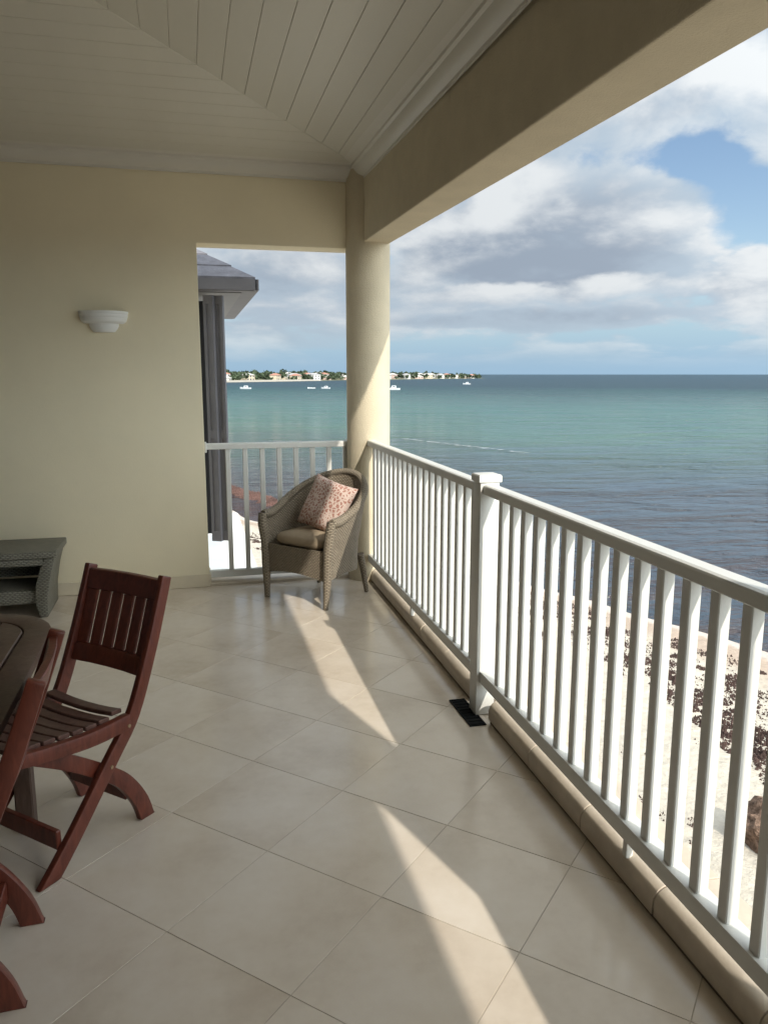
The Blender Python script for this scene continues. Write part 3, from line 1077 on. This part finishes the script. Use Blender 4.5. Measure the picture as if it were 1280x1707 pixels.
# shingle courses
for k in range(9):
    d = 0.02 + k * 0.21
    z = Z1 + 1.15 * d / 1.9
    ob('shingle_course', MB().box(-7.4 + d, X1 - d, d - .03, d + .20, -.012, .012).mesh('shingle_course'), M['grey_roof'], roofp)
    o = roofp.children[-1]
    me = o.data
    for v in me.vertices:
        dd = v.co.y
        xe = X1 - max(dd, 0) if v.co.x > 0 or v.co.x > X1 - 3 else v.co.x
        v.co.x = xe
        v.co.z += Z1 + 1.15 * dd / 1.9 + .016 + (.012 if dd < d + .05 else 0)
fas = MB().box(-7.4, X1 + .012, -.03, -.002, Z1 - .085, Z1 + .012).box(X1 + .001, X1 + .03, -.03, 3.83, Z1 - .085, Z1 + .012)
ob('fascia', fas, M['grey_paint'], nb)
ob('soffit', MB().box(-4.0, X1, 0, 3.8, Z1 - .09, Z1 - .03), M['grey_paint'], nb)
ob('lit_soffit', MB().box(0.10, X1 - .12, .14, 3.66, Z1 - .098, Z1 - .0905), M['lit_grey'], nb)  # paler grey paints in bounce light on the soffit


def shutter(x0, y0, ang, w, h0, h1):
    e = ob('shutter', MB().box(0, .03, -.02, .02, h0, h1).box(w - .03, w, -.02, .02, h0, h1).box(.03, w - .03, -.0195, .0195, h0, h0 + .10).box(.03, w - .03, -.0195, .0195, h1 - .08, h1).box(.03, w - .03, -.0195, .0195, 1.0, 1.08), M['grey_paint'], nb)
    e.location = (x0, y0, 0)
    e.rotation_euler = (0, 0, ang)
    ob('shutter_panel', MB().box(.0305, w - .0305, -.010, .010, h0 + .1005, .9995).box(.0305, w - .0305, -.010, .010, 1.0805, h1 - .0805), M['grey_paint'], e)
    return e


shutter(0.182, 0.10, R(-30), 0.098, 0.0, 2.32)
shutter(0.274, 0.10, R(-24), 0.088, 0.0, 2.32)
ob('opening_shade_box', MB().box(-0.9, 0.215, 0.45, 0.548, 0.0, 2.3), M['opening_shade'], nb)  # solid black box standing in for the shade inside an opening
tag(nb, 'neighbouring pavilion with grey hipped roof and folded grey louvred shutters', 'building')

tr = empty('white_terrace', (0, 9.3, -4.6))
ob('wall', MB().box(-4.5, .72, -.7, 4.6, 0, 3.55), M['white_wall'], tr)
ob('parapet', MB().box(-4.5, .78, -.76, 4.66, 3.55, 3.75).mesh('parapet', bevel=.01), M['white_wall'], tr)
tag(tr, 'white rendered lower terrace below the grey shutters beside the sand', 'building')

# ------------------------------------------------------------------ wooden folding chairs
def ribbon(pts, w):
    """outline of a curved flat board: centre line pts (s, z), width w (number or list)"""
    n = len(pts)
    ws = w if isinstance(w, (list, tuple)) else [w] * n
    L, Rr = [], []
    for i, p in enumerate(pts):
        a, b = pts[max(i - 1, 0)], pts[min(i + 1, n - 1)]
        t = Vector((b[0] - a[0], b[1] - a[1])).normalized()
        q = Vector((-t.y, t.x)) * ws[i] / 2
        L.append((p[0] + q.x, p[1] + q.y))
        Rr.append((p[0] - q.x, p[1] - q.y))
    return L, Rr


def spline(pts, n):
    out = []
    m = len(pts)
    for i in range(m - 1):
        p0, p1, p2, p3 = (Vector(pts[max(i - 1, 0)]), Vector(pts[i]), Vector(pts[i + 1]), Vector(pts[min(i + 2, m - 1)]))
        for k in range(n):
            t = k / n
            out.append(tuple(0.5 * ((2 * p1) + (-p0 + p2) * t + (2 * p0 - 5 * p1 + 4 * p2 - p3) * t * t + (-p0 + 3 * p1 - 3 * p2 + p3) * t ** 3)))
    out.append(tuple(pts[-1]))
    return out


def curved_board(ctrl, w, x0, x1, cut=None):
    pts = spline(ctrl, 5)
    ws = w if not isinstance(w, (list, tuple)) else [w[0] + (w[1] - w[0]) * i / (len(pts) - 1) for i in range(len(pts))]
    L, Rr = ribbon(pts, ws)
    if cut is not None:          # feet cut level with the floor
        fix = lambda P: (P[0], max(P[1], 0.001))
        L, Rr = [fix(p) for p in L], [fix(p) for p in Rr]
    b = MB()
    rings = [[(x0, l[0], l[1]), (x1, l[0], l[1]), (x1, r[0], r[1]), (x0, r[0], r[1])] for l, r in zip(L, Rr)]
    b.rings(rings)
    return b.mesh('board', bevel=.005, seg=2, smooth=True, angle=40)


def make_folding_chair():
    e = empty('folding_chair')
    W = 0.205                                 # half width
    stile = [(.455, -.02), (.325, .115), (.16, .305), (.055, .43), (-.036, .63), (-.100, .80), (-.130, .885)]
    rear = [(-.010, -.025), (.018, .07), (.075, .165), (.145, .235), (.30, .35), (.47, .452)]
    for s in (-1, 1):
        xo, xi = s * W, s * (W - .026)
        ob('stile', curved_board(stile, [.056, .044], min(xo, xi), max(xo, xi), 1), M['wood'], e)
        xo2, xi2 = s * (W - .030), s * (W - .056)
        ob('rear_leg', curved_board(rear, [.060, .05], min(xo2, xi2), max(xo2, xi2), 1), M['wood'], e)
        sx0, sx1 = s * (W - .0005), s * (W - .0285)
        ob('seat_rail', curved_board([(.075, .412), (.22, .412), (.36, .428), (.50, .452)], [.056, .044], min(s * (W - .031), s * (W + .001)) , max(s * (W - .031), s * (W + .001))), M['wood'], e)
    # slatted back panel, dished
    def back_y(x, z):
        k = (z - .43) / .44
        base = .05 - .165 * k - .012 * math.sin(math.pi * k)
        return base
    def slab(x0, x1, z0, z1, th=.018, off=0.0, nx=4):
        b = MB()
        rings = []
        for i in range(nx + 1):
            x = x0 + (x1 - x0) * i / nx
            dish = -.016 * (1 - (x / W) ** 2) + off
            rings.append([(x, back_y(x, z0) + dish - th / 2, z0), (x, back_y(x, z0) + dish + th / 2, z0), (x, back_y(x, z1) + dish + th / 2, z1), (x, back_y(x, z1) + dish - th / 2, z1)])
        b.rings(rings)
        return b.mesh('slab', bevel=.003, seg=1, smooth=True)
    wi = W - .027
    ob('crest_rail', slab(-wi, wi, .800, .872, .024), M['wood'], e)
    ob('lower_back_rail', slab(-wi, wi, .545, .605, .024), M['wood'], e)
    ns = 6
    gap = .010
    sw = (2 * wi - gap * (ns - 1)) / ns
    for k in range(ns):
        x0 = -wi + k * (sw + gap)
        ob('back_slat', slab(x0, x0 + sw, .6055, .7995, .014, 0, 2), M['wood'], e)
    # seat slats run from side to side, dished
    for k in range(8):
        y0 = .085 + k * .0535
        zc = .436 + .034 * max(0, (y0 - .2) / .3) + .012 * max(0, (.13 - y0) / .05)
        b = MB()
        rings = []
        for i in range(7):
            x = -wi + .004 + (2 * wi - .008) * i / 6
            dz = -.016 * (1 - (x / W) ** 2)
            rings.append([(x, y0, zc + dz), (x, y0 + .045, zc + dz + .003), (x, y0 + .045, zc + dz + .019), (x, y0, zc + dz + .016)])
        b.rings(rings)
        ob('seat_slat', b.mesh('seat_slat', bevel=.003, seg=1, smooth=True), M['worn_wood'], e)
    ob('front_stretcher', MB().box(-wi, wi, .362, .382, .085, .15).mesh('front_stretcher', bevel=.003), M['wood'], e)
    ob('rear_stretcher', MB().box(-(W - .0565), W - .0565, .052, .072, .095, .155).mesh('rear_stretcher', bevel=.003), M['wood'], e)
    ob('seat_support', MB().box(-wi, wi, .12, .145, .385, .425).mesh('seat_support', bevel=.003), M['wood'], e)
    bolts = MB()
    for s in (-1, 1):
        for (yy, zz) in ((.085, .40), (.17, .285)):
            n = 10
            bolts.rings([[(s * (W + .0008), yy + .007 * math.cos(k * 6.2832 / n), zz + .007 * math.sin(k * 6.2832 / n)) for k in range(n)], [(s * (W + .004), yy + .006 * math.cos(k * 6.2832 / n), zz + .006 * math.sin(k * 6.2832 / n)) for k in range(n)]])
    ob('pivot_bolts', bolts, M['brass'], e)
    return e


M['brass'] = material('dull_brass', (0.30, 0.20, 0.12), 0.45)
proto = make_folding_chair()


def place_chair(o, near_rear_outer, fwd, label):
    """local +y is forward; local -x side faces the camera"""
    f = Vector((fwd[0], fwd[1], 0)).normalized()
    rz = math.atan2(f.y, f.x) - math.pi / 2
    o.rotation_euler = (0, 0, rz)
    lat = Vector((f.y, -f.x, 0))                 # local +x
    near = Vector((*near_rear_outer, 0))
    # the near side is the one on the camera's right of the pair
    o.location = near + lat * SIDE * 0.205
    tag(o, label, 'chair', 'wooden folding chairs round the table')


SIDE = 1
place_chair(proto, (-.187, 2.718), (-.69, -.724), 'reddish brown folding chair pulled out with its slatted back fully showing')
c2 = copy_tree(proto)
place_chair(c2, (-.505, 1.874), (-1, -.03), 'reddish brown folding chair pushed in against the table, cut off by frame')

# ------------------------------------------------------------------ wooden table
def rounded_rect(x0, x1, y0, y1, r, n=8):
    pts = []
    for cx, cy, a in ((x1 - r, y1 - r, 0), (x0 + r, y1 - r, 90), (x0 + r, y0 + r, 180), (x1 - r, y0 + r, 270)):
        for k in range(n + 1):
            t = R(a + 90 * k / n)
            pts.append((cx + r * math.cos(t), cy + r * math.sin(t)))
    return pts


def inside_clip(outer, x0, x1):
    return clip(clip(outer, lambda p: p[0] - x0), lambda p: x1 - p[0])


tbl = empty('wooden_table', (-1.0, 1.85, 0))
TX = 0.515
outer = rounded_rect(-TX, TX, -1.15, 1.13, .26, 8)
inner = rounded_rect(-TX + .085, TX - .085, -1.15 + .085, 1.13 - .085, .19, 8)
n = len(outer)
b = MB()
b.add([(x, y, .712) for x, y in outer] + [(x, y, .742) for x, y in outer] + [(x, y, .742) for x, y in inner] + [(x, y, .712) for x, y in inner],
      [(i, (i + 1) % n, n + (i + 1) % n, n + i) for i in range(n)] + [(n + i, n + (i + 1) % n, 2 * n + (i + 1) % n, 2 * n + i) for i in range(n)] +
      [(2 * n + i, 2 * n + (i + 1) % n, 3 * n + (i + 1) % n, 3 * n + i) for i in range(n)] + [(3 * n + i, 3 * n + (i + 1) % n, (i + 1) % n, i) for i in range(n)])
ob('top_frame', b.mesh('top_frame', bevel=.006, seg=2, smooth=True, angle=40), M['table_wood'], tbl)
ns = 9
span = 2 * (TX - .085) - .008
sw = span / ns
for k in range(ns):
    x0 = -TX + .089 + k * sw
    pl = inside_clip([(x * .992, y * .996) for x, y in inner], x0 + .003, x0 + sw - .003)
    if len(pl) > 2:
        ob('top_slat', MB().prism(pl, 'z', .716, .7415).mesh('top_slat', bevel=.003), M['table_wood'], tbl)
for sx in (-1, 1):
    for sy in (-1, 1):
        ob('leg', MB().box(sx * .38 - .03, sx * .38 + .03, sy * .92 - .03, sy * .92 + .03, .001, .690).mesh('leg', bevel=.005), M['table_wood'], tbl)
ob('apron', MB().box(-.40, .40, -.93, -.905, .655, .7105).box(-.40, .40, .905, .93, .655, .7105).box(-.41, -.385, -.90, .90, .655, .7105).box(.385, .41, -.90, .90, .655, .7105), M['table_wood'], tbl)
tag(tbl, 'dark brown slatted wooden table with rounded corners beside the folding chairs', 'table')


# ------------------------------------------------------------------ wicker armchair
def uv_grid(name, P, nu, nv, mat, parent, uvs, closed_u=False):
    """P[j][i] grid -> mesh with uv in metres"""
    me = bpy.data.meshes.new(name)
    vs = [p for row in P for p in row]
    fs = []
    uvl = []
    for j in range(nv - 1):
        for i in range(nu - 1):
            q = (j * nu + i, j * nu + i + 1, (j + 1) * nu + i + 1, (j + 1) * nu + i)
            fs.append(q)
    me.from_pydata(vs, [], fs)
    ul = me.uv_layers.new(name='UVMap')
    for lp in me.loops:
        ul.data[lp.index].uv = uvs[lp.vertex_index]
    for p in me.polygons:
        p.use_smooth = True
    return ob(name, me, mat, parent)


def box_uv(me):
    """uv in metres by face direction"""
    ul = me.uv_layers.get('UVMap') or me.uv_layers.new(name='UVMap')
    for p in me.polygons:
        nx, ny, nz = (abs(c) for c in p.normal)
        for li in p.loop_indices:
            c = me.vertices[me.loops[li].vertex_index].co
            ul.data[li].uv = (c.y, c.z) if nx >= ny and nx >= nz else (c.x, c.z) if ny >= nz else (c.x, c.y)
    return me


wc = empty('wicker_armchair', (.863, 5.455, 0), 0)
fwd = Vector((-.389, -.33, 0)).normalized()
wc.rotation_euler = (0, 0, math.atan2(fwd.y, fwd.x) + math.pi / 2)      # local -y is the front


def u_path(t, ex=0.0):
    """horseshoe from the left arm front round the back to the right arm front, t 0..1"""
    hw, dp, r = .285 + ex, .265 + ex, .26 + ex
    yb = .265 + ex
    s1 = .215 + (yb - r)                         # straight length
    arc = math.pi * r * 0.98
    tot = 2 * s1 + arc
    q = t * tot
    if q < s1:
        return (-hw, -.215 + q)
    if q < s1 + arc:
        a = math.pi - math.pi * (q - s1) / arc
        return (hw * math.cos(a), (yb - r) + r * math.sin(a))
    return (hw, (yb - r) - (q - s1 - arc))


def top_z(t):
    k = math.sin(math.pi * t)
    return .600 + .275 * max(0, (k - .12) / .88) ** 1.7


NU, NV = 61, 20
rows, uvs = [], []
shell_o, shell_i = [], []
for side, lst in ((0.012, shell_o), (-0.016, shell_i)):
    for j in range(NV):
        v = j / (NV - 1)
        row = []
        for i in range(NU):
            t = i / (NU - 1)
            zt = top_z(t)
            z0 = .205 + .02 * math.sin(math.pi * ((t * 3) % 1))
            z = z0 + (zt - z0) * v
            flare = .055 * max(0, (z - .42)) / .4 + (.012 if z > .5 else .012 * (z - .2) / .3)
            x, y = u_path(t, side + flare)
            if side < 0 and z < .36:
                z = max(z, .205)
            row.append((x, y + .05 * max(0, z - .45) * math.sin(math.pi * t), z))
        lst.append(row)
uvw = [((i / (NU - 1)) * 1.35, shell_o[j][i][2]) for j in range(NV) for i in range(NU)]
uv_grid('outer_shell', shell_o, NU, NV, M['wicker'], wc, uvw)
uv_grid('inner_shell', shell_i, NU, NV, M['wicker'], wc, uvw)
# thick rolled rim
rim = []
for i in range(NU):
    o_, i_ = Vector(shell_o[-1][i]), Vector(shell_i[-1][i])
    rim.append((o_ + i_) / 2 + Vector((0, 0, .004)))
def add_tube_uv(name, pts, rad, parent, mat, n=10):
    b = MB().tube(pts, rad, n)
    me = b.mesh(name, smooth=True, angle=60)
    ul = me.uv_layers.new(name='UVMap')
    L = [0]
    for a, c in zip(pts, pts[1:]):
        L.append(L[-1] + (Vector(c) - Vector(a)).length)
    for lp in me.loops:
        vi = lp.vertex_index
        ul.data[lp.index].uv = ((vi % n) / n * .12, L[min(vi // n, len(L) - 1)])
    return ob(name, me, mat, parent)
add_tube_uv('rim', rim, [.030 if i in (0, NU - 1) else .036 - .010 * math.sin(math.pi * i / (NU - 1)) for i in range(NU)], wc, M['wicker'])
# front posts run on into the front legs
for s in (-1, 1):
    idx = 0 if s < 0 else NU - 1
    tp = rim[idx]
    add_tube_uv('front_leg', [(tp.x, tp.y - .004, .618), (tp.x * .985, tp.y - .012, .54), (s * .292, -.225, .42), (s * .288, -.228, .25), (s * .282, -.232, .12), (s * .276, -.238, .002)], [.031, .036, .034, .032, .026, .019], wc, M['wicker'])
    add_tube_uv('back_leg', [(s * .215, .235, .30), (s * .222, .262, .18), (s * .232, .29, .002)], [.028, .024, .016], wc, M['wicker'])
# front skirt with a gently arched lower edge
pr, uvl = [], []
for j in range(8):
    for i in range(21):
        x = -.275 + .55 * i / 20
        zb = .185 + .035 * (1 - (x / .275) ** 2)
        z = zb + (.405 - zb) * j / 7
        pr.append((x, -.228 - .012 * (1 - (x / .275) ** 2), z))
        uvl.append((x, z))
uv_grid('front_skirt', [pr[j * 21:(j + 1) * 21] for j in range(8)], 21, 8, M['wicker'], wc, uvl)
ob('seat_deck', box_uv(MB().prism([(-.27, -.225), (.27, -.225), (.262, .05), (.18, .2), (0, .25), (-.18, .2), (-.262, .05)], 'z', .375, .398).mesh('seat_deck')), M['wicker'], wc)
tag(wc, 'grey brown wicker tub armchair in the corner by the round column', 'armchair')


def cushion_mesh(outline, z0, z1, soft=.03, puff=.012):
    n = len(outline)
    cx, cy = sum(p[0] for p in outline) / n, sum(p[1] for p in outline) / n
    def ring(sc, z):
        return [(cx + (x - cx) * sc, cy + (y - cy) * sc, z) for x, y in outline]
    k = soft / .25
    rings = [ring(.15, z0), ring(1 - k, z0), ring(1 - k * .25, z0 + (z1 - z0) * .2), ring(1, (z0 + z1) / 2 - .006), ring(1.004, (z0 + z1) / 2), ring(1, (z0 + z1) / 2 + .006), ring(1 - k * .25, z1 - (z1 - z0) * .2), ring(1 - k, z1), ring(.6, z1 + puff), ring(.15, z1 + puff * 1.3)]
    return MB().rings(rings).mesh('cushion', smooth=True, angle=70)


out = []
for k in range(40):
    a = 2 * math.pi * k / 40
    c, s = math.cos(a), math.sin(a)
    pw = .45
    out.append((.245 * math.copysign(abs(c) ** pw, c), -.005 + .222 * math.copysign(abs(s) ** pw, s)))
sc = ob('seat_cushion', cushion_mesh(out, .402, .478, .022, .012), M['cushion'])
sc.location = wc.location
sc.rotation_euler = wc.rotation_euler
tag(sc, 'flat tan seat cushion lying in the wicker armchair', 'cushion')

# scatter pillow leaning into the back
def pillow_mesh(s=.2, th=.065, n=18):
    vs, fs = [], []
    for side in (1, -1):
        for j in range(n + 1):
            for i in range(n + 1):
                u, v = -1 + 2 * i / n, -1 + 2 * j / n
                pinch = 1 - .075 * (1 - u * u) * (v * v) - .0
                pinch2 = 1 - .075 * (1 - v * v) * (u * u)
                h = th * (max(0, (1 - u ** 4)) * max(0, (1 - v ** 4))) ** .55
                h *= 1 + .10 * mnoise.noise(Vector((u * 2.2, v * 2.2, side * 3)))
                vs.append((u * s * pinch2, side * h + .012 * mnoise.noise(Vector((u * 1.5, v * 1.5, 7))), v * s * pinch))
    m = (n + 1) ** 2
    for k in range(2):
        for j in range(n):
            for i in range(n):
                a = k * m + j * (n + 1) + i
                q = (a, a + 1, a + n + 2, a + n + 1)
                fs.append(q if k == 0 else q[::-1])
    me = bpy.data.meshes.new('pillow')
    me.from_pydata(vs, [], fs)
    bm = bmesh.new()
    bm.from_mesh(me)
    bmesh.ops.remove_doubles(bm, verts=bm.verts, dist=.0008)
    bmesh.ops.recalc_face_normals(bm, faces=bm.faces)
    for f in bm.faces:
        f.smooth = True
    bm.to_mesh(me)
    bm.free()
    return me


pw = ob('scatter_pillow', pillow_mesh(.195, .062), M['pillow'])
mw = Matrix.Translation(wc.location) @ Matrix.Rotation(wc.rotation_euler.z, 4, 'Z')
pw.matrix_world = mw @ Matrix.Translation((.035, .075, .665)) @ Matrix.Rotation(R(-24), 4, 'X') @ Matrix.Rotation(R(12), 4, 'Y') @ Matrix.Rotation(R(6), 4, 'Z')
tag(pw, 'pink and white patterned scatter pillow leaning in the wicker armchair', 'pillow')

# ------------------------------------------------------------------ low wicker table by the wall
wt = empty('wicker_table', (-1.33, 5.60, 0))


def wbox(name, mb, parent=wt, bev=.008):
    return ob(name, box_uv(mb.mesh(name, bevel=bev, seg=2, smooth=True)), M['wicker_grey'], parent)


wbox('table_top', MB().box(-.445, .445, -.235, .235, .405, .452))
for s in (-1, 1):
    prof = [(s * .365, .004), (s * .315, .004), (s * .292, .10), (s * .300, .22), (s * .335, .33), (s * .37, .404), (s * .43, .404), (s * .40, .30), (s * .372, .15)]
    wbox('side_panel', MB().prism(prof if s < 0 else prof[::-1], 'y', -.228, .200), bev=.006)
wbox('shelf', MB().box(-.30, .30, -.20, .195, .085, .185), bev=.03)
wbox('back_panel', MB().box(-.305, .305, .196, .215, .19, .400))
wbox('front_apron', MB().box(-.36, .36, -.224, -.200, .355, .403))
tag(wt, 'low grey wicker table with a woven shelf against the end wall', 'table')
